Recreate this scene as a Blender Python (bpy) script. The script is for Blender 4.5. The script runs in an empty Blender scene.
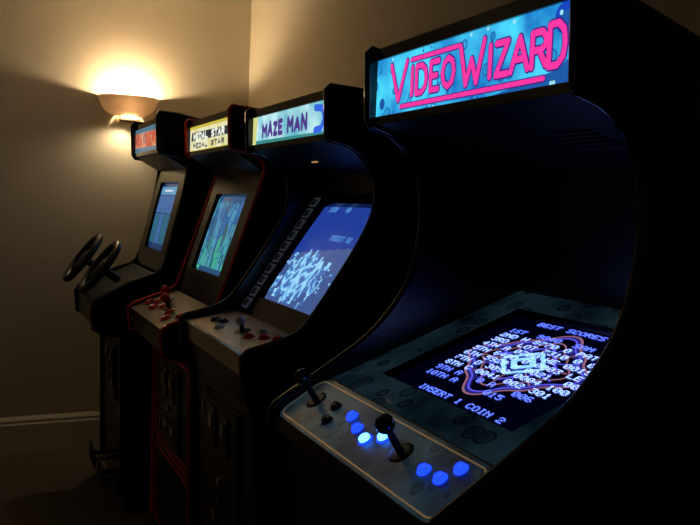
import bpy, math, random
from mathutils import Matrix, Vector
import mathutils.noise as mn
random.seed(7)
S = bpy.context.scene
col = S.collection
CAMZ = 1.41

# ------------------------------------------------------------------ materials
def lin(c):
    return tuple(((x/255)/12.92 if x/255 <= 0.04045 else ((x/255+0.055)/1.055)**2.4) for x in c[:3]) + (1,)
_m = {}
def mat(name, rgb, rough=0.5, metal=0.0, emit=None, estr=0.0, bump=0.0, bscale=200, var=0.0, vscale=8, spec=0.5, coat=0.0):
    if name in _m: return _m[name]
    m = bpy.data.materials.new(name); m.use_nodes = True
    nt = m.node_tree; b = nt.nodes['Principled BSDF']
    b.inputs['Base Color'].default_value = lin(rgb)
    b.inputs['Roughness'].default_value = rough
    b.inputs['Metallic'].default_value = metal
    b.inputs['Specular IOR Level'].default_value = spec
    b.inputs['Coat Weight'].default_value = coat
    b.inputs['Coat Roughness'].default_value = 0.12
    if emit:
        b.inputs['Emission Color'].default_value = lin(emit)
        b.inputs['Emission Strength'].default_value = estr
    tc = nt.nodes.new('ShaderNodeTexCoord')
    if bump > 0:
        n = nt.nodes.new('ShaderNodeTexNoise'); n.inputs['Scale'].default_value = bscale
        n.inputs['Detail'].default_value = 4
        nt.links.new(tc.outputs['Object'], n.inputs['Vector'])
        bp = nt.nodes.new('ShaderNodeBump'); bp.inputs['Strength'].default_value = bump
        bp.inputs['Distance'].default_value = 0.01
        nt.links.new(n.outputs['Fac'], bp.inputs['Height'])
        nt.links.new(bp.outputs['Normal'], b.inputs['Normal'])
    if var > 0:
        n2 = nt.nodes.new('ShaderNodeTexNoise'); n2.inputs['Scale'].default_value = vscale
        n2.inputs['Detail'].default_value = 5
        nt.links.new(tc.outputs['Object'], n2.inputs['Vector'])
        mx = nt.nodes.new('ShaderNodeMix'); mx.data_type = 'RGBA'
        c = lin(rgb)
        mx.inputs[6].default_value = tuple(x*(1-var) for x in c[:3])+(1,)
        mx.inputs[7].default_value = tuple(min(1, x*(1+var)) for x in c[:3])+(1,)
        nt.links.new(n2.outputs['Fac'], mx.inputs[0])
        nt.links.new(mx.outputs[2], b.inputs['Base Color'])
    _m[name] = m
    return m

def art_mat(name, c1, c2, c3, scale=9, bub=16, emit=0.0, rough=0.35, metal=0.0, bsize=0.36, backlit=True, coat=0.0):
    """printed artwork: cloudy two-tone ground with darker/lighter bubbles"""
    m = bpy.data.materials.new(name); m.use_nodes = True
    nt = m.node_tree; b = nt.nodes['Principled BSDF']
    tc = nt.nodes.new('ShaderNodeTexCoord')
    n = nt.nodes.new('ShaderNodeTexNoise'); n.inputs['Scale'].default_value = scale; n.inputs['Detail'].default_value = 6
    nt.links.new(tc.outputs['Object'], n.inputs['Vector'])
    cr = nt.nodes.new('ShaderNodeValToRGB')
    cr.color_ramp.elements[0].position = 0.38; cr.color_ramp.elements[0].color = lin(c1)
    cr.color_ramp.elements[1].position = 0.62; cr.color_ramp.elements[1].color = lin(c2)
    nt.links.new(n.outputs['Fac'], cr.inputs['Fac'])
    v = nt.nodes.new('ShaderNodeTexVoronoi'); v.inputs['Scale'].default_value = bub
    nt.links.new(tc.outputs['Object'], v.inputs['Vector'])
    r2 = nt.nodes.new('ShaderNodeValToRGB')
    e = r2.color_ramp.elements
    e[0].position = 0.0; e[0].color = (0.7, 0.7, 0.7, 1)
    e[1].position = bsize; e[1].color = (0, 0, 0, 1)
    x = r2.color_ramp.elements.new(bsize-0.03); x.color = (1, 1, 1, 1)
    x = r2.color_ramp.elements.new(bsize-0.12); x.color = (0.25, 0.25, 0.25, 1)
    nt.links.new(v.outputs['Distance'], r2.inputs['Fac'])
    mx = nt.nodes.new('ShaderNodeMix'); mx.data_type = 'RGBA'
    mx.inputs[7].default_value = lin(c3)
    nt.links.new(r2.outputs['Color'], mx.inputs[0])
    nt.links.new(cr.outputs['Color'], mx.inputs[6])
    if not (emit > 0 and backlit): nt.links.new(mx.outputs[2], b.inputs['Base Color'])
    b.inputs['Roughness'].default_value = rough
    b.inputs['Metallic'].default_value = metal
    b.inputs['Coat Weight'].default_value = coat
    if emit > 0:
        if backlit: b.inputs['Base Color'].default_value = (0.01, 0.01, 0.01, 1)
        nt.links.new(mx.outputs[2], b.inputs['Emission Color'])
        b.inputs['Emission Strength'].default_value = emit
    return m

def glow(name, rgb, s=1.0):
    return mat('glow_'+name, (4, 4, 4), 0.3, 0, rgb, s)

M_black = mat('black_laminate', (13, 13, 15), 0.26, bump=0.05, bscale=350)
M_inner = mat('black_painted_inner', (6, 6, 8), 0.4, bump=0.05)
M_trim = mat('black_plastic_trim', (16, 16, 18), 0.12, spec=0.8)
M_redtrim = mat('red_plastic_trim', (235, 45, 30), 0.35)
M_metal = mat('brushed_metal', (225, 220, 215), 0.22, 1.0, bump=0.03)
M_dmetal = mat('dark_metal', (95, 95, 98), 0.35, 0.9)
M_rubber = mat('black_rubber', (9, 9, 9), 0.35)
M_redbtn = mat('red_button_plastic', (240, 35, 28), 0.25)
M_whitebtn = mat('white_button_plastic', (225, 220, 210), 0.3)
M_bluebtn = glow('blue_button', (20, 55, 255), 2.4)
M_bluehot = glow('blue_button_hot', (60, 125, 255), 10.0)

# ------------------------------------------------------------------ helpers
def make(name, verts, faces, mats, parent=None, M=None, smooth=False, midx=None, bevel=0):
    me = bpy.data.meshes.new(name)
    me.from_pydata([tuple(v) for v in verts], [], faces)
    if not isinstance(mats, (list, tuple)): mats = [mats]
    for m in mats: me.materials.append(m)
    if midx:
        for p, i in zip(me.polygons, midx): p.material_index = i
    if smooth:
        for p in me.polygons: p.use_smooth = True
    me.update()
    o = bpy.data.objects.new(name, me); col.objects.link(o)
    W = M if M else Matrix.Identity(4)
    if parent:
        o.parent = parent
        o.matrix_parent_inverse = Matrix.Translation(parent.location).inverted()
    o.matrix_basis = W
    if bevel:
        b = o.modifiers.new('bevel', 'BEVEL'); b.width = bevel; b.segments = 2; b.limit_method = 'ANGLE'
    return o

class G:
    """geometry collector with material indices (local coordinates)"""
    def __init__(s): s.v = []; s.f = []; s.m = []
    def poly(s, pts, m=0):
        n = len(s.v); s.v += [tuple(p) for p in pts]; s.f.append(tuple(range(n, n+len(pts)))); s.m.append(m)
    def box(s, x0, x1, y0, y1, z0, z1, m=0):
        n = len(s.v)
        s.v += [(x, y, z) for z in (z0, z1) for y in (y0, y1) for x in (x0, x1)]
        for f in ((0,2,3,1),(4,5,7,6),(0,1,5,4),(2,6,7,3),(0,4,6,2),(1,3,7,5)):
            s.f.append(tuple(n+i for i in f)); s.m.append(m)
    def lathe(s, cx, cy, prof, m=0, seg=24):
        n = len(s.v)
        for r, z in prof:
            for k in range(seg):
                a = 2*math.pi*k/seg
                s.v.append((cx+r*math.cos(a), cy+r*math.sin(a), z))
        for i in range(len(prof)-1):
            for k in range(seg):
                a = n+i*seg+k; b = n+i*seg+(k+1) % seg
                s.f.append((a, b, b+seg, a+seg)); s.m.append(m)
        s.f.append(tuple(n+(len(prof)-1)*seg+k for k in range(seg))); s.m.append(m)
    def ball(s, cx, cy, cz, r, m=0, seg=24):
        s.lathe(cx, cy, [(max(1e-4, r*math.sin(math.pi*i/16)), cz-r*math.cos(math.pi*i/16)) for i in range(17)], m, seg)
    def torus(s, cx, cy, cz, R, r, m=0, seg=64, ms=14):
        n = len(s.v)
        for i in range(seg):
            a = 2*math.pi*i/seg
            for j in range(ms):
                b = 2*math.pi*j/ms
                s.v.append((cx+(R+r*math.cos(b))*math.cos(a), cy+(R+r*math.cos(b))*math.sin(a), cz+r*math.sin(b)))
        for i in range(seg):
            for j in range(ms):
                s.f.append((n+i*ms+j, n+((i+1) % seg)*ms+j, n+((i+1) % seg)*ms+(j+1) % ms, n+i*ms+(j+1) % ms)); s.m.append(m)
    def ribbon(s, pts, w, z, m=0, zf=None):
        zz = zf if zf else (lambda x, y: z)
        for (x0, y0), (x1, y1) in zip(pts[:-1], pts[1:]):
            dx, dy = x1-x0, y1-y0; L = math.hypot(dx, dy) or 1
            nx, ny = -dy/L*w, dx/L*w
            s.poly([(x0+nx, y0+ny, zz(x0, y0)), (x0-nx, y0-ny, zz(x0, y0)), (x1-nx, y1-ny, zz(x1, y1)), (x1+nx, y1+ny, zz(x1, y1))], m)
        for x, y in pts:
            s.poly([(x+w*math.cos(a*math.pi/4), y+w*math.sin(a*math.pi/4), zz(x, y)) for a in range(8)], m)
    def disc(s, x, y, r, z, m=0, n=24):
        s.poly([(x+r*math.cos(2*math.pi*k/n), y+r*math.sin(2*math.pi*k/n), z) for k in range(n)], m)
    def out(s, name, mats, parent, M, smooth=False, bevel=0):
        return make(name, s.v, s.f, mats, parent, M, smooth, s.m, bevel)

def empty(name, loc):
    e = bpy.data.objects.new(name, None); e.location = loc; e.empty_display_size = 0.2
    col.objects.link(e); return e

def prism(name, prof, y0, y1, m, parent, bevel=0.0):
    n = len(prof)
    v = [(x, y0, z) for x, z in prof]+[(x, y1, z) for x, z in prof]
    f = [tuple(range(n)), tuple(range(2*n-1, n-1, -1))]
    for i in range(n):
        j = (i+1) % n
        f.append((j, i, n+i, n+j))
    return make(name, v, f, m, parent, bevel=bevel)

def nrm(p0, p1):
    dx, dz = p1[0]-p0[0], p1[1]-p0[1]; L = math.hypot(dx, dz)
    return dx/L, dz/L, L
def slab(name, p0, p1, y0, y1, t, m, parent, bevel=0.0):
    dx, dz, L = nrm(p0, p1); nx, nz = -dz*t, dx*t
    return prism(name, [p0, p1, (p1[0]-nx, p1[1]-nz), (p0[0]-nx, p0[1]-nz)], y0, y1, m, parent, bevel)
def PM(p0, p1, yc):
    """plane frame: local x = player's right (-Y), y = up along p0->p1, z = out of the face"""
    dx, dz, L = nrm(p0, p1)
    return Matrix(((0, dx, -dz, p0[0]), (-1, 0, 0, yc), (0, dz, dx, p0[1]), (0, 0, 0, 1)))

def molding(name, pts, y, r, m, parent):
    c = bpy.data.curves.new(name, 'CURVE'); c.dimensions = '3D'; c.bevel_depth = r; c.bevel_resolution = 3
    sp = c.splines.new('POLY'); sp.points.add(len(pts)-1)
    for p, (x, z) in zip(sp.points, pts): p.co = (x, y, z, 1)
    c.materials.append(m)
    o = bpy.data.objects.new(name, c); col.objects.link(o)
    o.parent = parent; o.matrix_parent_inverse = Matrix.Translation(parent.location).inverted()
    return o

def smooth_path(pts, it=3):
    for _ in range(it):
        q = [pts[0]]
        for a, b in zip(pts[:-1], pts[1:]):
            q += [(a[0]*.75+b[0]*.25, a[1]*.75+b[1]*.25), (a[0]*.25+b[0]*.75, a[1]*.25+b[1]*.75)]
        q.append(pts[-1]); pts = q
    return pts

FONT = {'A':'0E11111F111111','B':'1E11111E11111E','C':'0E11101010110E','D':'1E11111111111E','E':'1F10101E10101F',
'G':'0E11101711110F','H':'1111111F111111','I':'0E04040404040E','L':'1010101010101F','M':'111B1515111111','N':'11191513111111',
'O':'0E11111111110E','P':'1E11111E101010','R':'1E11111E141211','S':'0F10100E01011E','T':'1F040404040404','Y':'11110A04040404',
'0':'0E11131519110E','1':'040C040404040E','2':'0E11010608101F','3':'1F01020601110E','4':'02060A121F0202','5':'1F101E0101110E',
'6':'0E10101E11110E','7':'1F010204080808','8':'0E11110E11110E','9':'0E11110F01010E'}
def ptext(g, txt, x, y, ps, zf, m, psy=None):
    psy = psy or ps
    for ch in txt:
        if ch in FONT:
            h = FONT[ch]
            for r in range(7):
                b = int(h[2*r:2*r+2], 16)
                c = 0
                while c < 5:
                    if b & (16 >> c):
                        c0 = c
                        while c < 5 and b & (16 >> c): c += 1
                        xa, xb = x+c0*ps, x+c*ps; ya, yb = y+(6-r)*psy, y+(7-r)*psy
                        g.poly([(xa, ya, zf(xa, ya)), (xb, ya, zf(xb, ya)), (xb, yb, zf(xb, yb)), (xa, yb, zf(xa, yb))], m)
                    else: c += 1
        x += 6*ps

STROKE = {
'V': [[(0,1),(.5,0),(1,1)]], 'I': [[(.5,1),(.5,0)]],
'D': [[(0,0),(0,1),(.55,1),(.9,.82),(1,.5),(.9,.18),(.55,0),(0,0)]],
'E': [[(1,1),(0,1),(0,0),(1,0)],[(0,.5),(.8,.5)]],
'O': [[(.5,1),(.15,.85),(0,.5),(.15,.15),(.5,0),(.85,.15),(1,.5),(.85,.85),(.5,1)]],
'W': [[(0,1),(.28,0),(.5,.6),(.72,0),(1,1)]], 'Z': [[(0,1),(1,1),(0,0),(1,0)]],
'A': [[(0,0),(.5,1),(1,0)],[(.2,.35),(.8,.35)]],
'R': [[(0,0),(0,1),(.7,1),(1,.8),(.95,.6),(.7,.48),(0,.48)],[(.5,.48),(1,0)]],
'C': [[(1,.85),(.5,1),(0,.7),(0,.3),(.5,0),(1,.15)]], 'N': [[(0,0),(0,1),(1,0),(1,1)]],
'S': [[(1,.85),(.5,1),(0,.78),(.5,.5),(1,.25),(.5,0),(0,.15)]], 'M': [[(0,0),(0,1),(.5,.4),(1,1),(1,0)]],
'T': [[(0,1),(1,1)],[(.5,1),(.5,0)]], 'L': [[(0,1),(0,0),(1,0)]], 'P': [[(0,0),(0,1),(.8,1),(1,.75),(.8,.5),(0,.5)]],
}
def stext(g, ch, x, y, w, h, th, z, m):
    for pl in STROKE[ch]:
        g.ribbon([(x+px*w, y+py*h) for px, py in pl], th, z, m)

def frame(name, W, y0, y1, hole, t, m, parent, M):
    hx0, hx1, hy0, hy1 = hole; g = G()
    o = [(-W/2, y0), (W/2, y0), (W/2, y1), (-W/2, y1)]; i = [(hx0, hy0), (hx1, hy0), (hx1, hy1), (hx0, hy1)]
    b = 0.006
    ib = [(hx0+b, hy0+b), (hx1-b, hy0+b), (hx1-b, hy1-b), (hx0+b, hy1-b)]
    for k in range(4):
        j = (k+1) % 4
        g.poly([(*o[k], 0), (*o[j], 0), (*i[j], 0), (*i[k], 0)])
        g.poly([(*i[k], 0), (*i[j], 0), (*ib[j], -t), (*ib[k], -t)], 1)
        g.poly([(*o[j], 0), (*o[k], 0), (*o[k], -t), (*o[j], -t)])
    return g.out(name, m, parent, M)

def crt(name, hole, depth, m, parent, M, bulge=0.008):
    hx0, hx1, hy0, hy1 = hole; cx, cy = (hx0+hx1)/2, (hy0+hy1)/2; a, b = (hx1-hx0)/2, (hy1-hy0)/2
    zf0 = lambda x, y: -depth+bulge*(1-0.5*((x-cx)/a)**2-0.5*((y-cy)/b)**2)
    N = 12; v = []; f = []
    for j in range(N+1):
        for i in range(N+1):
            x = hx0+(hx1-hx0)*i/N; y = hy0+(hy1-hy0)*j/N
            v.append((x, y, zf0(x, y)))
    for j in range(N):
        for i in range(N):
            k = j*(N+1)+i; f.append((k, k+1, k+N+2, k+N+1))
    make(name, v, f, m, parent, M, smooth=True)
    return lambda x, y: zf0(x, y)+0.0012

def button(g, x, y, r, m, mring):
    g.lathe(x, y, [(r*1.25, 0), (r*1.25, 0.003), (r*1.05, 0.005), (r, 0.004)], mring, 20)
    g.lathe(x, y, [(r*0.9, 0.003), (r*0.9, 0.009), (r*0.7, 0.011), (0.001, 0.0095)], m, 20)
def joystick(g, x, y, h, r, mb, ms, mball):
    g.lathe(x, y, [(0.024, 0), (0.024, 0.002), (0.018, 0.004), (0.007, 0.005), (0.006, h), (0.003, h)], ms, 20)
    g.ball(x, y, h+r*0.7, r, mball)

# ------------------------------------------------------------------ cabinet shell
def shell(e, y0, y1, body, trim, front, top_z, ts=0.018, backx=1.40, trimr=0.0095):
    prof = body+[(backx, top_z), (backx, 0.0)]
    prism('side_panel_near', prof, y0, y0+ts, M_black, e, 0.002)
    prism('side_panel_far', prof, y1-ts, y1, M_black, e, 0.002)
    molding('edge_molding_near', body[1:]+[(backx, top_z)], y0+ts/2, trimr, trim, e)
    molding('edge_molding_far', body[1:]+[(backx, top_z)], y1-ts/2, trimr, trim, e)
    slab('back_panel', (backx-0.02, 0.02), (backx-0.02, top_z-0.01), y0+ts, y1-ts, 0.015, M_inner, e)
    slab('front_panel', front[0], front[1], y0+ts, y1-ts, 0.018, M_black, e)
    slab('kick_base', (front[0][0]+0.03, 0.0), (backx-0.03, 0.0), y0+ts, y1-ts, -0.03, M_inner, e)

def coin_door(e, front, yc, v0, w, h, outline=None):
    M = PM(front[0], front[1], yc); g = G()
    g.box(-w/2, w/2, v0, v0+h, 0, 0.006, 0)
    g.box(-w/2+0.012, w/2-0.012, v0+0.012, v0+h-0.012, 0.006, 0.010, 1)
    for sx in (-0.06, 0.06):
        g.box(sx-0.03, sx+0.03, v0+h-0.14, v0+h-0.03, 0.010, 0.016, 2)
        g.box(sx-0.016, sx+0.016, v0+h-0.09, v0+h-0.05, 0.016, 0.022, 3)
        g.box(sx-0.003, sx+0.003, v0+h-0.125, v0+h-0.10, 0.016, 0.0185, 3)
        g.box(sx-0.028, sx+0.028, v0+0.05, v0+0.10, 0.010, 0.014, 2)
        g.box(sx-0.020, sx+0.020, v0+0.058, v0+0.088, 0.014, 0.0145, 3)
    g.lathe(0, v0+h*0.45, [(0.012, 0.01), (0.012, 0.018), (0.008, 0.02)], 3)
    g.box(-0.0015, 0.0015, v0+h*0.45-0.05, v0+h*0.45, 0.02, 0.022, 3)
    g.lathe(0.004, v0+h*0.45-0.055, [(0.012, 0.018), (0.012, 0.021)], 3)
    g.box(-w/2-0.008, -w/2+0.004, v0+0.04, v0+0.08, 0.0, 0.012, 3)
    g.box(-w/2-0.008, -w/2+0.004, v0+h-0.08, v0+h-0.04, 0.0, 0.012, 3)
    g.out('coin_door', [M_dmetal, M_black, M_trim, M_metal], e, M)
    if outline:
        g = G()
        for (x0, x1, a, b) in outline:
            t = 0.009
            g.box(x0, x1, a, a+t, 0, 0.003); g.box(x0, x1, b-t, b, 0, 0.003)
            g.box(x0, x0+t, a, b, 0, 0.003); g.box(x1-t, x1, a, b, 0, 0.003)
        g.out('red_pinstripe', M_redtrim, e, M)

def marquee_box(e, x, z0, z1, y0, y1, ts, m, topback):
    ya, yb = y0+ts, y1-ts; yc = (ya+yb)/2; W = yb-ya
    M = PM((x, z0), (x, z1), yc); H = z1-z0
    g = G(); g.box(-W/2, W/2, 0, H, -0.006, 0)
    g.out('marquee_panel', m, e, M)
    g = G()
    g.box(-W/2, W/2, -0.012, 0.004, -0.004, 0.006); g.box(-W/2, W/2, H-0.004, H+0.02, -0.004, 0.006)
    g.out('marquee_retainer', M_trim, e, M)
    slab('top_panel', (x, z1+0.017), topback, ya, yb, 0.015, M_black, e)
    return M, W, H

# ================================================================== CABINET 1
def cab1():
    y0, y1, ts = 0.902, 1.582, 0.018
    e = empty('arcade_cabinet', (1.0, (y0+y1)/2, 0))
    body = [(0.66, 0.0), (0.64, 0.10), (0.605, 0.84), (0.57, 0.92), (0.562, 0.962)] + \
        smooth_path([(0.572, 0.982), (0.69, 1.055), (0.80, 1.125), (0.885, 1.23), (0.912, 1.34), (0.912, 1.43), (0.89, 1.51), (0.835, 1.568), (0.773, 1.585)]) + \
        [(0.766, 1.60), (0.760, 1.735), (0.770, 1.745), (0.84, 1.727)]
    front = ((0.645, 0.08), (0.612, 0.86))
    shell(e, y0, y1, body, M_trim, front, 1.56)
    ya, yb = y0+ts, y1-ts; yc = (ya+yb)/2; W = yb-ya
    coin_door(e, front, yc, 0.25, 0.30, 0.36)
    slab('panel_front_lip', (0.600, 0.845), (0.575, 0.945), ya, yb, 0.015, M_black, e)
    art = art_mat('panel_artwork_teal_selflit', (16, 52, 74), (60, 112, 136), (10, 26, 44), 7, 26, rough=0.34, metal=0.1, bsize=0.32, emit=0.12, backlit=False)  # weak emission added to the print stands in for light on the panel
    p0, p1 = (0.572, 0.966), (0.688, 1.040)
    M = PM(p0, p1, yc); L = nrm(p0, p1)[2]
    slab('control_panel_base', p0, p1, ya, yb, 0.012, M_black, e, 0.002)
    slab('control_panel_fold', (0.575, 0.935), p0, ya, yb, 0.01, M_dmetal, e)
    def rr(w2, a, b, r):
        loop = []
        for cx, cy, s0 in ((w2-r, a+r, -90), (w2-r, b-r, 0), (-w2+r, b-r, 90), (-w2+r, a+r, 180)):
            for k in range(7):
                t = math.radians(s0+15*k); loop.append((cx+r*math.cos(t), cy+r*math.sin(t)))
        return loop
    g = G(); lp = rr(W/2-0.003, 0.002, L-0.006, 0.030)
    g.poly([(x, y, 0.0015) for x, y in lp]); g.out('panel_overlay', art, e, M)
    cream = mat('cream_pinstripe_selflit', (225, 195, 130), 0.3, 0.2, (225, 195, 130), 0.10)  # stripe is plain print; slight glow added so it looks lit
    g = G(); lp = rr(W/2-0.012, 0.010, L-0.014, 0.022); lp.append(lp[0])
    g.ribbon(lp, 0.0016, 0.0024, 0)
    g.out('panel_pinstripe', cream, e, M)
    def lx(Y): return yc-Y
    g = G(); mid = 0.075
    joystick(g, lx(1.492), mid, 0.050, 0.017, 0, 0, 1)
    joystick(g, lx(1.128), mid, 0.050, 0.017, 0, 0, 1)
    for Y, ly in ((1.41, .085), (1.385, .05)): button(g, lx(Y), ly, 0.010, 1, 0)
    for Y, ly in ((1.335, .085), (1.285, .07), (1.045, .070), (1.000, .072), (0.985, 0.103)): button(g, lx(Y), ly, 0.0100, 2, 2)
    for Y, ly in ((1.235, .060), (1.200, .082)): button(g, lx(Y), ly, 0.0115, 3, 2)
    g.out('joysticks_and_buttons', [M_rubber, M_trim, M_bluebtn, M_bluehot], e, M)
    # bezel + screen
    q0, q1 = (0.692, 1.032), (1.19, 1.222)
    BM = PM(q0, q1, yc); BL = nrm(q0, q1)[2]
    bez = art_mat('bezel_artwork_teal_selflit', (18, 40, 54), (58, 92, 108), (6, 14, 24), 6, 17, rough=0.15, bsize=0.36, emit=0.16, backlit=False, coat=0.4)  # unlit print; added emission imitates light falling on the bezel
    hole = (-0.225, 0.225, 0.085, 0.450)
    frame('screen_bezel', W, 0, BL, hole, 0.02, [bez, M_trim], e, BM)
    zf = crt('monitor_screen', hole, 0.018, mat('crt_navy', (3, 3, 10), 0.12, 0, (6, 8, 50), 0.15), e, BM)
    g = G()
    rows = ['  BEST SCORES TODAY', '', '1ST  9840  SAM  SLAB', '2ND H 8770 0 PAT 003', '3RD  LOT 7310 0 0 31', '4TH A 0700 HE 0015 1',
            '5TH 6480 0 0003 LE 0', '6TH 5920 M 0021  00', '7TH D 3090 0004 100', '8TH C 0041 002 301', '9TH A   0 A   006', '10TH A     015', '', 'INSERT 1 COIN 2']
    ry = 0.432
    for i, t in enumerate(rows):
        x0 = -0.165 if i < 12 else -0.115
        ptext(g, t, x0, ry-0.013, 0.0031, zf, 0 if 2 < i < 10 else 1, 0.0022)
        ry -= 0.0242
    g.out('screen_text', [glow('text_hot', (125, 155, 255), 3.4), glow('text_blue', (85, 110, 255), 2.6)], e, BM)
    g = G(); cx, cy = 0.01, 0.275
    def starpts(R):
        pts = []
        for i in range(121):
            t = 2*math.pi*i/120
            r_ = R*(0.88+0.05*math.cos(8*t)+0.12*math.cos(4*t))
            pts.append((cx+r_*1.20*math.cos(t), cy+r_*0.95*math.sin(t)))
        return pts
    def star(R, k, m, w):
        g.ribbon(starpts(R), w, 0, m, lambda x, y: zf(x, y)-0.0008+0.0002*k)
    # solid dim-blue body of the crest, as concentric filled bands
    o_, i_ = starpts(0.134), starpts(0.03)
    for a in range(120):
        q = [o_[a], o_[a+1], i_[a+1], i_[a]]
        g.poly([(x, y, zf(x, y)-0.0011) for x, y in q], 3)
    star(0.136, 0, 0, 0.0024); star(0.124, 1, 1, 0.002); star(0.098, 1, 0, 0.0018); star(0.072, 2, 1, 0.0026); star(0.046, 3, 2, 0.0045); star(0.022, 3, 2, 0.006)
    for i in range(16):
        t = math.pi*i/8+0.1
        g.ribbon([(cx+0.055*math.cos(t), cy+0.045*math.sin(t)), (cx+0.115*math.cos(t), cy+0.09*math.sin(t))], 0.0016, 0, i % 2, lambda x, y: zf(x, y)-0.0001)
    g.out('screen_crest', [glow('crest_orange', (165, 110, 135), 0.8), glow('crest_purple', (85, 80, 225), 1.2), glow('crest_cyan', (110, 160, 255), 2.2), glow('crest_body', (40, 38, 125), 0.8)], e, BM)
    slab('hood_back', (1.19, 1.21), (1.10, 1.50), ya, yb, 0.015, M_inner, e)
    slab('speaker_panel', (1.105, 1.50), (0.783, 1.585), ya, yb, 0.015, M_inner, e)
    g = G()
    for i in range(5):
        for sx in (-0.15, 0.15): g.box(sx-0.05, sx+0.05, 0.12+0.018*i, 0.127+0.018*i, 0.0, 0.004)
    g.out('speaker_grille', M_dmetal, e, PM((1.105, 1.50), (0.783, 1.585), yc))
    # marquee
    mm = art_mat('marquee_artwork_teal', (15, 105, 185), (70, 205, 240), (20, 80, 160), 7, 22, emit=1.2, bsize=0.26)
    M, W, H = marquee_box(e, 0.780, 1.597, 1.724, y0, y1, ts, mm, (1.38, 1.555))
    g = G(); h = 0.052; bx = -W/2
    lay = [('V', .105, .066, -.006, .074), ('I', .240, .004, 0, h), ('D', .270, .038, 0, h), ('E', .354, .028, 0, h), ('O', .420, .040, 0, h),
           ('W', .512, .074, -.004, .070), ('I', .654, .004, 0, h), ('Z', .684, .032, 0, h), ('A', .748, .044, 0, h), ('R', .832, .034, 0, h)]
    base = 0.037
    def word(th, z, m):
        for c, fx, w, dy, hh in lay: stext(g, c, bx+fx*W, base+dy, w, hh, th, z, m)
        stext(g, 'D', bx+.896*W, base-.004, .036, .062, th, z, m)
        g.ribbon([(bx+.235*W, 0.105), (bx+.505*W, 0.105)], th*0.75, z, m)
        g.ribbon([(bx+.175*W, 0.017), (bx+.88*W, 0.017)], th*0.75, z, m)
    word(0.0080, 0.0008, 0); word(0.0054, 0.0016, 1)
    g.out('marquee_lettering', [glow('letter_outline', (60, 40, 140), 0.8), glow('letter_pink', (236, 50, 150), 1.2)], e, M)
    g = G()
    g.disc(W/2-0.036, H-0.026, 0.023, 0.0004, 0); g.disc(W/2-0.032, H-0.030, 0.014, 0.0006, 1); g.disc(W/2-0.044, H-0.018, 0.004, 0.0007, 2)
    g.disc(-W/2+0.028, 0.030, 0.012, 0.0004, 1)
    g.poly([(W/2-0.22, 0.004, .0003), (W/2-0.002, 0.004, .0003), (W/2-0.002, 0.05, .0003), (W/2-0.05, 0.026, .0003)], 1)
    for k in range(16):
        g.disc(random.uniform(-W/2+.02, W/2-.02), random.choice((random.uniform(.006, .010), random.uniform(.116, .120))), random.uniform(.002, .004), .0005, random.choice((1, 2)))
    g.out('marquee_planets', [glow('planet_blue', (20, 70, 190), 1.0), glow('planet_teal', (30, 95, 175), 0.9), glow('planet_pale', (160, 230, 250), 1.0)], e, M)
cab1()

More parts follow.
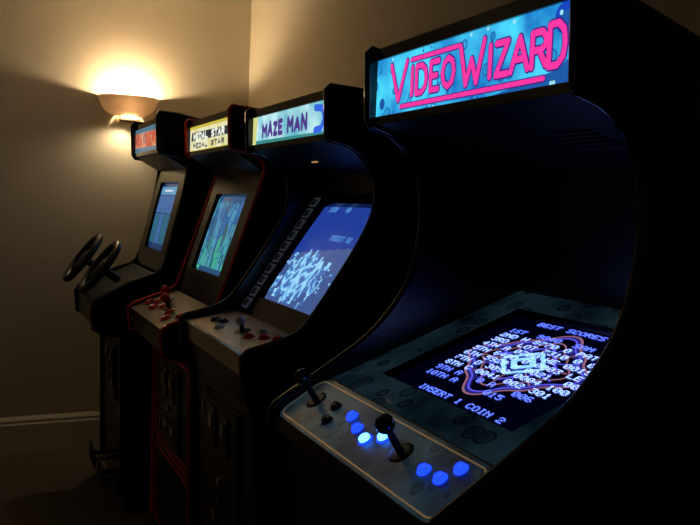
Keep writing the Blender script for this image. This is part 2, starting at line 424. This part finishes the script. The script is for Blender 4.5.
# ================================================================== CABINET 2
def cab2():
    y0, y1, ts = 1.795, 2.440, 0.018
    e = empty('arcade_cabinet', (1.0, (y0+y1)/2, 0))
    body = [(0.66, 0.0), (0.64, 0.10), (0.612, 0.88), (0.578, 0.97), (0.572, 1.035)] + \
        smooth_path([(0.585, 1.052), (0.70, 1.08), (0.745, 1.12), (0.87, 1.31), (0.912, 1.40), (0.912, 1.47), (0.88, 1.525), (0.83, 1.558), (0.78, 1.566)]) + \
        [(0.770, 1.575), (0.765, 1.685), (0.775, 1.695), (0.86, 1.69)]
    front = ((0.645, 0.08), (0.618, 0.90))
    shell(e, y0, y1, body, M_trim, front, 1.58)
    ya, yb = y0+ts, y1-ts; yc = (ya+yb)/2; W = yb-ya
    coin_door(e, front, yc, 0.36, 0.34, 0.42)
    slab('panel_front_lip', (0.612, 0.90), (0.590, 0.985), ya, yb, 0.015, M_black, e)
    steel = mat('panel_overlay_grey', (220, 205, 195), 0.36, 0.7, var=0.3, vscale=14)
    p0, p1 = (0.580, 1.038), (0.745, 1.068)
    slab('control_panel', p0, p1, ya, yb, 0.012, steel, e, 0.002)
    slab('control_panel_fold', (0.586, 0.982), p0, ya, yb, 0.01, M_metal, e, 0.002)
    M = PM(p0, p1, yc)
    g = G()
    g.box(-W/2, W/2, -0.004, 0.006, 0.0, 0.003); g.box(W/2-0.008, W/2, 0, 0.16, 0, 0.003)
    g.out('chrome_edge_strip', M_metal, e, M)
    g = G()
    joystick(g, 0.02, 0.085, 0.020, 0.014, 0, 0, 2)
    for x, y, m in ((-0.20, .07, 1), (-0.15, .08, 1), (0.11, .075, 3), (0.16, .10, 3), (0.21, .12, 3), (-.09, .05, 2), (.09, .12, 2)): button(g, x, y, 0.013, m, m)
    g.out('joysticks_and_buttons', [M_rubber, M_trim, M_whitebtn, M_redbtn], e, M)
    q0, q1 = (0.747, 1.063), (1.005, 1.445)
    BM = PM(q0, q1, yc); BL = nrm(q0, q1)[2]
    hole = (-0.215, 0.215, 0.07, 0.425)
    frame('screen_bezel', W, 0, BL, hole, 0.02, [mat('bezel_smoked', (24, 25, 30), 0.2), M_trim], e, BM)
    zf = crt('monitor_screen', hole, 0.018, mat('crt_blue', (8, 12, 30), 0.2, 0, (66, 92, 152), 0.9), e, BM)
    g = G()
    for i in range(10):
        yy = 0.02+i*0.043
        for xa in (-W/2+0.008, W/2-0.062):
            g.box(xa, xa+0.054, yy, yy+0.036, 0, 0.001, 0)
            g.box(xa+0.006, xa+0.028, yy+0.006, yy+0.030, 0.001, 0.0015, 1)
            g.box(xa+0.032, xa+0.048, yy+0.010, yy+0.014, 0.001, 0.0015, 1)
            g.box(xa+0.032, xa+0.048, yy+0.020, yy+0.024, 0.001, 0.0015, 1)
    g.out('instruction_cards', [mat('card_grey_selflit', (120, 125, 135), 0.35, 0.3, (120, 130, 150), 0.09), mat('card_dark', (45, 50, 70), 0.4)], e, BM)  # cards are no light source; faint glow added to brighten them
    g = G(); c = 0.0065
    for i in range(65):
        for j in range(53):
            x = -0.21+i*c; y = 0.076+j*c
            d = math.hypot((x+0.045)/0.155, (y-0.165)/0.090)
            n = mn.noise((x*26, y*26, 3.1))+0.5*mn.noise((x*70, y*70, 9))
            k = None
            if d+n*0.7 < 0.95: k = (0, 1, 4)[min(2, int(abs(mn.noise((x*34, y*34, 5)))*7))]
            elif y > 0.25+0.12*(x+0.1): k = 2
            if k is not None and x+c < 0.213 and y+c < 0.423:
                g.poly([(x, y, zf(x, y)), (x+c, y, zf(x+c, y)), (x+c, y+c, zf(x+c, y+c)), (x, y+c, zf(x, y+c))], k)
    ptext(g, 'CREDIT 02', 0.00, 0.30, 0.0026, lambda x, y: zf(x, y)+.001, 1)
    ptext(g, '1030    00', -0.15, 0.40, 0.0026, lambda x, y: zf(x, y)+.001, 1)
    g.out('screen_graphics', [glow('map_ice', (150, 210, 245), 1.1), glow('map_cyan', (95, 165, 225), 1.05), glow('map_deep', (32, 60, 150), 1.0), glow('map_red', (170, 80, 90), 0.8), glow('map_mid', (70, 115, 185), 0.95)], e, BM)
    slab('hood_back', (1.005, 1.44), (1.0, 1.51), ya, yb, 0.015, M_inner, e)
    slab('speaker_panel', (1.0, 1.505), (0.783, 1.568), ya, yb, 0.015, M_inner, e)
    g = G(); g.box(-0.10, -0.06, 0.10, 0.105, 0, 0.002)
    g.out('hood_lamp', glow('lamp_amber', (230, 170, 110), 0.7), e, PM((1.0, 1.505), (0.783, 1.568), yc))
    mm = art_mat('marquee_pale', (95, 185, 200), (195, 238, 245), (130, 200, 215), 8, 10, emit=1.0, bsize=0.3)
    M, W, H = marquee_box(e, 0.782, 1.58, 1.672, y0, y1, ts, mm, (1.38, 1.575))
    g = G()
    x = -W/2+0.095
    for ch, w, h in (('M', .034, .030), ('A', .030, .036), ('Z', .024, .030), ('E', .026, .034), (' ', .012, 0), ('M', .036, .036), ('A', .034, .030), ('N', .032, .036)):
        if ch != ' ': stext(g, ch, x, 0.028, w, h, 0.0068, 0.001, 0)
        x += w+0.018
    g.ribbon([(W/2-0.10, .075), (W/2-0.055, .07), (W/2-0.04, .045), (W/2-0.06, .02), (W/2-.10, .018)], 0.009, 0.001, 2)
    g.poly([(-W/2, 0, .0005), (W/2, 0, .0005), (W/2, .012, .0005), (-W/2, .016, .0005)], 1)
    g.poly([(-W/2, 0, .0007), (-W/2+.03, 0, .0007), (-W/2+.045, H, .0007), (-W/2, H, .0007)], 3)
    g.poly([(W/2-.022, 0, .0007), (W/2, 0, .0007), (W/2, H, .0007), (W/2-.014, H, .0007)], 3)
    g.out('marquee_lettering', [glow('indigo', (85, 55, 150), 0.8), glow('teal_band', (60, 150, 150), 0.8), glow('sky_blue', (50, 100, 225), 1.0), glow('sun_yellow', (215, 215, 135), 1.0)], e, M)
cab2()

# ================================================================== CABINET 3
def cab3():
    y0, y1, ts = 2.630, 3.265, 0.018
    e = empty('arcade_cabinet', (1.0, (y0+y1)/2, 0))
    body = [(0.69, 0.0), (0.665, 0.10), (0.655, 0.86), (0.60, 0.872), (0.56, 0.885), (0.552, 0.965), (0.575, 0.985), (0.715, 1.035)] + \
        smooth_path([(0.745, 1.06), (0.775, 1.14), (0.898, 1.50), (0.898, 1.545), (0.855, 1.575), (0.780, 1.584)]) + \
        [(0.772, 1.60), (0.767, 1.715), (0.777, 1.728), (0.86, 1.72)]
    front = ((0.672, 0.08), (0.662, 0.86))
    shell(e, y0, y1, body, M_redtrim, front, 1.60, trimr=0.0085)
    ya, yb = y0+ts, y1-ts; yc = (ya+yb)/2; W = yb-ya
    coin_door(e, front, yc, 0.40, 0.30, 0.32, outline=[(-W/2+.005, W/2-.005, 0.36, 0.770), (-W/2+.03, W/2-.03, 0.385, 0.745), (-W/2+.005, W/2-.005, 0.02, 0.34)])
    p0, p1 = (0.558, 0.970), (0.740, 1.038)
    art = mat('panel_overlay_dark', (80, 58, 56), 0.35, 0.5, var=0.4, vscale=12)
    slab('control_panel', p0, p1, ya, yb, 0.012, art, e, 0.002)
    slab('control_panel_fold', (0.566, 0.888), p0, ya, yb, 0.01, M_black, e, 0.002)
    slab('control_panel_underside', (0.655, 0.872), (0.566, 0.889), ya, yb, 0.01, M_black, e)
    M = PM(p0, p1, yc); g = G()
    for x, y in ((-0.24, .07), (-.19, .10), (-.12, .06), (-.06, .09), (0.08, .08), (.15, .05), (.21, .09), (.25, .13)): button(g, x, y, 0.017, 2, 2)
    joystick(g, 0.0, 0.095, 0.03, 0.018, 0, 0, 2)
    joystick(g, -0.15, 0.13, 0.03, 0.018, 0, 0, 2)
    g.out('joysticks_and_buttons', [M_rubber, M_trim, M_redbtn], e, M)
    g = G()
    for x in (-.27, 0, .27): g.lathe(x, 0.035, [(0.006, 0), (0.006, .003), (.004, .005)])
    g.out('fold_bolts', M_metal, e, PM((0.566, 0.888), p0, yc))
    q0, q1 = (0.742, 1.035), (0.896, 1.51)
    BM = PM(q0, q1, yc); BL = nrm(q0, q1)[2]
    hole = (-0.20, 0.20, 0.11, 0.42)
    frame('screen_bezel', W, 0, BL, hole, 0.02, [mat('bezel_smoked', (30, 31, 36), 0.2), M_trim], e, BM)
    zf = crt('monitor_screen', hole, 0.018, mat('crt_teal', (6, 14, 22), 0.2, 0, (40, 85, 125), 0.9), e, BM)
    g = G(); mats = [glow('bar_cyan', (95, 180, 210), 0.9), glow('bar_green', (70, 195, 145), 1.0), glow('bar_blue', (60, 120, 185), 0.9), glow('bar_olive', (85, 115, 110), .8)]
    c = 0.0125
    for i in range(30):
        x = -0.19+i*c; yy = 0.13
        top = 0.405-0.02*abs(math.sin(i*0.6))
        while yy < top:
            L = random.uniform(0.02, 0.08); m = random.choice((1, 0)) if yy < 0.20 else random.choice((0, 2, 2))
            if random.random() < 0.10: m = 3
            y2 = min(yy+L, top)
            if random.random() < 0.8:
                g.poly([(x, yy, zf(x, yy)), (x+c*.55, yy, zf(x+c*.55, yy)), (x+c*.55, y2, zf(x+c*.55, y2)), (x, y2, zf(x, y2))], m)
            yy = y2+0.004
    g.poly([(-.19, .118, zf(-.19, .118)), (.19, .118, zf(.19, .118)), (.19, .128, zf(.19, .128)), (-.19, .128, zf(-.19, .128))], 1)
    g.out('screen_graphics', mats, e, BM)
    slab('speaker_panel', (0.898, 1.51), (0.785, 1.585), ya, yb, 0.015, M_inner, e)
    mm = art_mat('marquee_cream', (215, 205, 130), (245, 243, 215), (225, 235, 190), 12, 14, emit=1.0, bsize=0.3)
    M, W, H = marquee_box(e, 0.783, 1.595, 1.700, y0, y1, ts, mm, (1.38, 1.595))
    g = G()
    g.poly([(-W/2+.02, .045, .0006), (W/2-.06, .045, .0006), (W/2-.05, .075, .0006), (-W/2+.03, .078, .0006)], 1)
    x = -W/2+0.06
    for ch in 'MEDAL STAR':
        if ch != ' ':
            stext(g, ch, x, 0.049, 0.030, 0.022, 0.0045, 0.0012, 2)
            stext(g, ch, x, 0.017, 0.028, 0.016, 0.003, 0.0012, 1)
        x += 0.045
    g.poly([(-W/2, 0, .0007), (W/2, 0, .0007), (W/2, .008, .0007), (-W/2, .008, .0007)], 0)
    g.poly([(-W/2, H-.014, .0007), (W/2, H-.014, .0007), (W/2, H, .0007), (-W/2, H, .0007)], 0)
    g.out('marquee_lettering', [glow('gold_band', (215, 195, 70), 0.9), glow('dark_band', (50, 65, 75), 0.5), glow('cream_letter', (235, 240, 225), 1.0)], e, M)
cab3()

# ================================================================== CABINET 4 (driving, two wheels)
def cab4():
    y0, y1, ts = 3.550, 4.195, 0.018
    e = empty('driving_arcade_cabinet', (1.0, (y0+y1)/2, 0))
    body = [(0.62, 0.0), (0.59, 0.10), (0.575, 0.80), (0.50, 0.81), (0.458, 0.835), (0.448, 0.93), (0.465, 0.955), (0.60, 1.03), (0.715, 1.07)] + \
        smooth_path([(0.745, 1.09), (0.775, 1.16), (0.855, 1.53), (0.845, 1.575), (0.79, 1.60), (0.728, 1.606)]) + \
        [(0.718, 1.62), (0.711, 1.765), (0.721, 1.785), (0.80, 1.78)]
    front = ((0.60, 0.05), (0.583, 0.81))
    shell(e, y0, y1, body, M_trim, front, 1.66)
    ya, yb = y0+ts, y1-ts; yc = (ya+yb)/2; W = yb-ya
    coin_door(e, front, yc, 0.42, 0.26, 0.26)
    g = G()
    for i in range(9): g.box(-0.24, 0.24, 0.22+i*0.018, 0.228+i*0.018, 0, 0.004)
    g.out('vent_grille', M_dmetal, e, PM(front[0], front[1], yc))
    slab('dash_front', (0.462, 0.835), (0.455, 0.94), ya, yb, 0.012, M_black, e)
    slab('dash_underside', (0.575, 0.80), (0.465, 0.835), ya, yb, 0.012, M_black, e)
    d0, d1 = (0.456, 0.942), (0.725, 1.072)
    slab('dash_panel', d0, d1, ya, yb, 0.012, mat('dash_dark', (12, 12, 13), 0.65, spec=0.2), e, 0.002)
    for k, Y in enumerate((4.06, 3.70)):
        th = math.radians(36)
        n = Vector((-math.cos(th), 0, math.sin(th))); u = Vector((0, -1, 0)); t = Vector((math.sin(th), 0, math.cos(th)))
        c = Vector((0.468 if k == 0 else 0.500, Y, 1.105 if k == 0 else 1.092))
        M = Matrix(((u.x, t.x, n.x, c.x), (u.y, t.y, n.y, c.y), (u.z, t.z, n.z, c.z), (0, 0, 0, 1)))
        g = G()
        g.torus(0, 0, 0, 0.126, 0.0160)
        for a in (90, 210, 330):
            a = math.radians(a); dx, dy = math.cos(a), math.sin(a); px, py = -dy*0.018, dx*0.018
            A, B = 0.02, 0.126
            lo = [(dx*A+px, dy*A+py, -.016), (dx*A-px, dy*A-py, -.016), (dx*B-px*.7, dy*B-py*.7, -.006), (dx*B+px*.7, dy*B+py*.7, -.006)]
            hi = [(x, y, z+0.010) for x, y, z in lo]
            g.poly(hi, 0); g.poly(lo[::-1], 0)
            for i in range(4):
                j = (i+1) % 4; g.poly([lo[i], lo[j], hi[j], hi[i]], 0)
        g.lathe(0, 0, [(0.018, -0.10), (0.018, -0.03), (0.042, -0.02), (0.042, 0.0), (0.034, 0.008), (0.001, 0.010)], 0)
        g.out('steering_wheel', M_rubber, e, M)
    g = G()
    for x in (-0.02, 0.02): button(g, x, 0.16, 0.012, 1, 0)
    g.out('start_buttons', [M_rubber, M_redbtn], e, PM(d0, d1, yc))
    g = G()
    for x in (-0.20, -0.10, 0.10, 0.20):
        g.box(x-0.008, x+0.008, 0.07, 0.085, 0, 0.07, 1)
        g.box(x-0.035, x+0.035, 0.045, 0.135, 0.07, 0.08, 0)
        for k in range(4): g.box(x-0.033, x+0.033, 0.055+k*0.02, 0.062+k*0.02, 0.08, 0.083, 1)
    g.out('foot_pedals', [M_dmetal, M_rubber], e, PM(front[0], front[1], yc))
    q0, q1 = (0.742, 1.078), (0.852, 1.545)
    BM = PM(q0, q1, yc)
    hole = (-0.20, 0.20, 0.09, 0.42)
    frame('screen_bezel', W, 0, nrm(q0, q1)[2], hole, 0.02, [mat('bezel_smoked', (30, 31, 36), 0.2), M_trim], e, BM)
    zf = crt('monitor_screen', hole, 0.018, mat('crt_dusk', (8, 12, 30), 0.2, 0, (30, 60, 105), 0.8), e, BM)
    g = G()
    def Q(x0, x1, ya_, yb_, m):
        g.poly([(x0, ya_, zf(x0, ya_)+.003), (x1, ya_, zf(x1, ya_)+.003), (x1, yb_, zf(x1, yb_)+.003), (x0, yb_, zf(x0, yb_)+.003)], m)
    Q(-.18, .18, .36, .40, 0); Q(-.18, .18, .27, .355, 1); Q(-.18, -.05, .12, .265, 2); Q(-.04, .03, .12, .265, 1); Q(.04, .18, .12, .265, 2); Q(-.1, .08, .375, .385, 3)
    g.out('screen_graphics', [glow('sky_cyan', (80, 150, 195), 0.9), glow('road_blue', (60, 105, 165), 0.9), glow('verge_teal', (40, 105, 135), 0.8), glow('score_white', (210, 225, 235), .9)], e, BM)
    slab('speaker_panel', (0.858, 1.54), (0.735, 1.607), ya, yb, 0.015, M_inner, e)
    mm = art_mat('marquee_orange', (190, 90, 50), (240, 190, 150), (70, 110, 160), 10, 9, emit=0.85, bsize=0.35)
    M, W, H = marquee_box(e, 0.728, 1.622, 1.745, y0, y1, ts, mm, (1.38, 1.655))
    g = G(); x = -W/2+0.05
    for ch in 'RAIDERS':
        stext(g, ch, x, 0.035, 0.05, 0.05, 0.009, 0.001, 0); x += 0.075
    g.poly([(-W/2, 0, .0006), (W/2, 0, .0006), (W/2, .022, .0006), (-W/2, .03, .0006)], 1)
    g.poly([(-W/2, H-.02, .0006), (W/2, H-.03, .0006), (W/2, H, .0006), (-W/2, H, .0006)], 1)
    g.out('marquee_lettering', [glow('letter_red', (205, 80, 50), 0.8), glow('band_blue', (80, 130, 160), 0.7)], e, M)
cab4()

# ================================================================== ROOM
XW, YW, XL, YN, ZC = 1.45, 4.60, -1.5, -1.0, 2.65
wallm = mat('cream_plaster_wall', (206, 194, 172), 0.7, bump=0.05, bscale=45, var=0.04, vscale=1.5)
ceilm = mat('white_ceiling_paint', (222, 216, 204), 0.8, bump=0.05, bscale=80)
carp = mat('brown_carpet', (112, 98, 84), 0.95, bump=1.0, bscale=420, var=0.3, vscale=60)
basem = mat('gloss_white_skirting', (215, 207, 190), 0.35)
def bx(name, x0, x1, y0, y1, z0, z1, m, bevel=0):
    g = G(); g.box(x0, x1, y0, y1, z0, z1)
    return g.out(name, m, None, None, bevel=bevel)
bx('floor', XL-.1, XW+.1, YN-.1, YW+.1, -0.1, 0, carp)
bx('ceiling', XL-.1, XW+.1, YN-.1, YW+.1, ZC, ZC+.1, ceilm)
bx('wall_far', XL-.1, XW+.1, YW, YW+.1, 0, ZC, wallm)
bx('wall_right', XW, XW+.1, YN-.1, YW, 0, ZC, wallm)
bx('wall_left', XL-.1, XL, YN-.1, YW, 0, ZC, wallm)
bx('wall_near', XL, XW, YN-.1, YN, 0, ZC, wallm)
def skirting(name, a, b, nrml):
    pr = [(0, 0), (0.018, 0), (0.018, 0.155), (0.013, 0.165), (0.013, 0.178), (0.006, 0.19), (0.0, 0.20)]
    v = []; f = []
    for P in (a, b):
        for d, z in pr: v.append((P[0]+nrml[0]*d, P[1]+nrml[1]*d, z))
    n = len(pr)
    for i in range(n-1): f.append((i, i+1, n+i+1, n+i))
    f += [tuple(range(n)), tuple(range(n, 2*n))]
    make(name, v, f, basem)
skirting('baseboard_far', (XL, YW), (XW, YW), (0, -1))
skirting('baseboard_right', (XW, YN), (XW, YW), (-1, 0))
skirting('baseboard_left', (XL, YN), (XL, YW), (1, 0))

# ================================================================== WALL SCONCE
sx, sz = 0.757, 1.958
e = empty('wall_sconce', (sx, YW, sz))
bowlm = bpy.data.materials.new('plaster_bowl'); bowlm.use_nodes = True
nt = bowlm.node_tree; pb = nt.nodes['Principled BSDF']; pb.inputs['Base Color'].default_value = lin((225, 205, 175)); pb.inputs['Roughness'].default_value = 0.6
tr = nt.nodes.new('ShaderNodeBsdfTranslucent'); tr.inputs['Color'].default_value = lin((215, 170, 130))
ms = nt.nodes.new('ShaderNodeMixShader'); ms.inputs[0].default_value = 0.010
nt.links.new(pb.outputs[0], ms.inputs[1]); nt.links.new(tr.outputs[0], ms.inputs[2]); nt.links.new(ms.outputs[0], nt.nodes['Material Output'].inputs[0])
prof = [(1.0, 0.0), (1.02, -0.006), (1.0, -0.014), (0.965, -0.022), (0.93, -0.042), (0.86, -0.064), (0.74, -0.085), (0.58, -0.100), (0.44, -0.108)]
v = []; f = []; N = 32
for w, z in prof:
    for k in range(N+1):
        a = math.pi*k/N
        v.append((sx+0.163*w*math.cos(a), YW-0.13*w*math.sin(a), sz+z))
for i in range(len(prof)-1):
    for k in range(N):
        q = i*(N+1)+k; f.append((q, q+1, q+N+2, q+N+1))
make('sconce_bowl', v, f, bowlm, e, smooth=True)
g = G()
g.box(sx-0.05, sx+0.05, YW-0.045, YW, sz-0.130, sz-0.085)
g.out('sconce_bracket', bowlm, e, None, bevel=0.004)
g = G()
g.box(sx-0.03, sx+0.035, YW-0.075, YW-0.046, sz-0.122, sz-0.112)
g.out('sconce_lens', glow('lamp_slot', (255, 225, 170), 6.0), e, None)
def light(name, typ, loc, power, color, parent, size=0.02, rot=None):
    l = bpy.data.lights.new(name, typ); l.energy = power; l.color = color
    if typ in ('POINT', 'SPOT'): l.shadow_soft_size = size
    o = bpy.data.objects.new(name, l); col.objects.link(o)
    o.parent = parent; o.matrix_parent_inverse = Matrix.Translation(parent.location).inverted()
    o.location = loc
    if rot: o.rotation_euler = rot
    return o
warm = (1.0, 0.80, 0.51)
light('sconce_bulb', 'POINT', (sx, YW-0.055, sz-0.034), 20, warm, e, 0.018)
sp = light('sconce_downlight', 'SPOT', (sx, YW-0.075, sz-0.132), 5.5, warm, e, 0.012, (math.radians(-12), math.radians(18), 0))
sp.data.spot_size = math.radians(140); sp.data.spot_blend = 0.7

w = bpy.data.worlds.new('night'); S.world = w; w.use_nodes = True
w.node_tree.nodes['Background'].inputs[0].default_value = (0.02, 0.02, 0.03, 1)
w.node_tree.nodes['Background'].inputs[1].default_value = 0.2

# ================================================================== CAMERA
X = Vector((0.9062, -0.0058, -0.4229)).normalized()
Y = Vector((-0.4221, 0.0813, -0.9028)); Y = (Y-X*Y.dot(X)).normalized(); Z = X.cross(Y)
cam = bpy.data.cameras.new('camera'); cam.sensor_width = 36; cam.lens = 800/700*36; cam.clip_start = 0.02
co = bpy.data.objects.new('camera', cam); col.objects.link(co)
co.matrix_world = Matrix.Translation((0, 0, CAMZ)) @ Matrix((X, Y, Z)).to_4x4()
S.camera = co
S.view_settings.view_transform = 'Standard'
S.view_settings.look = 'None'
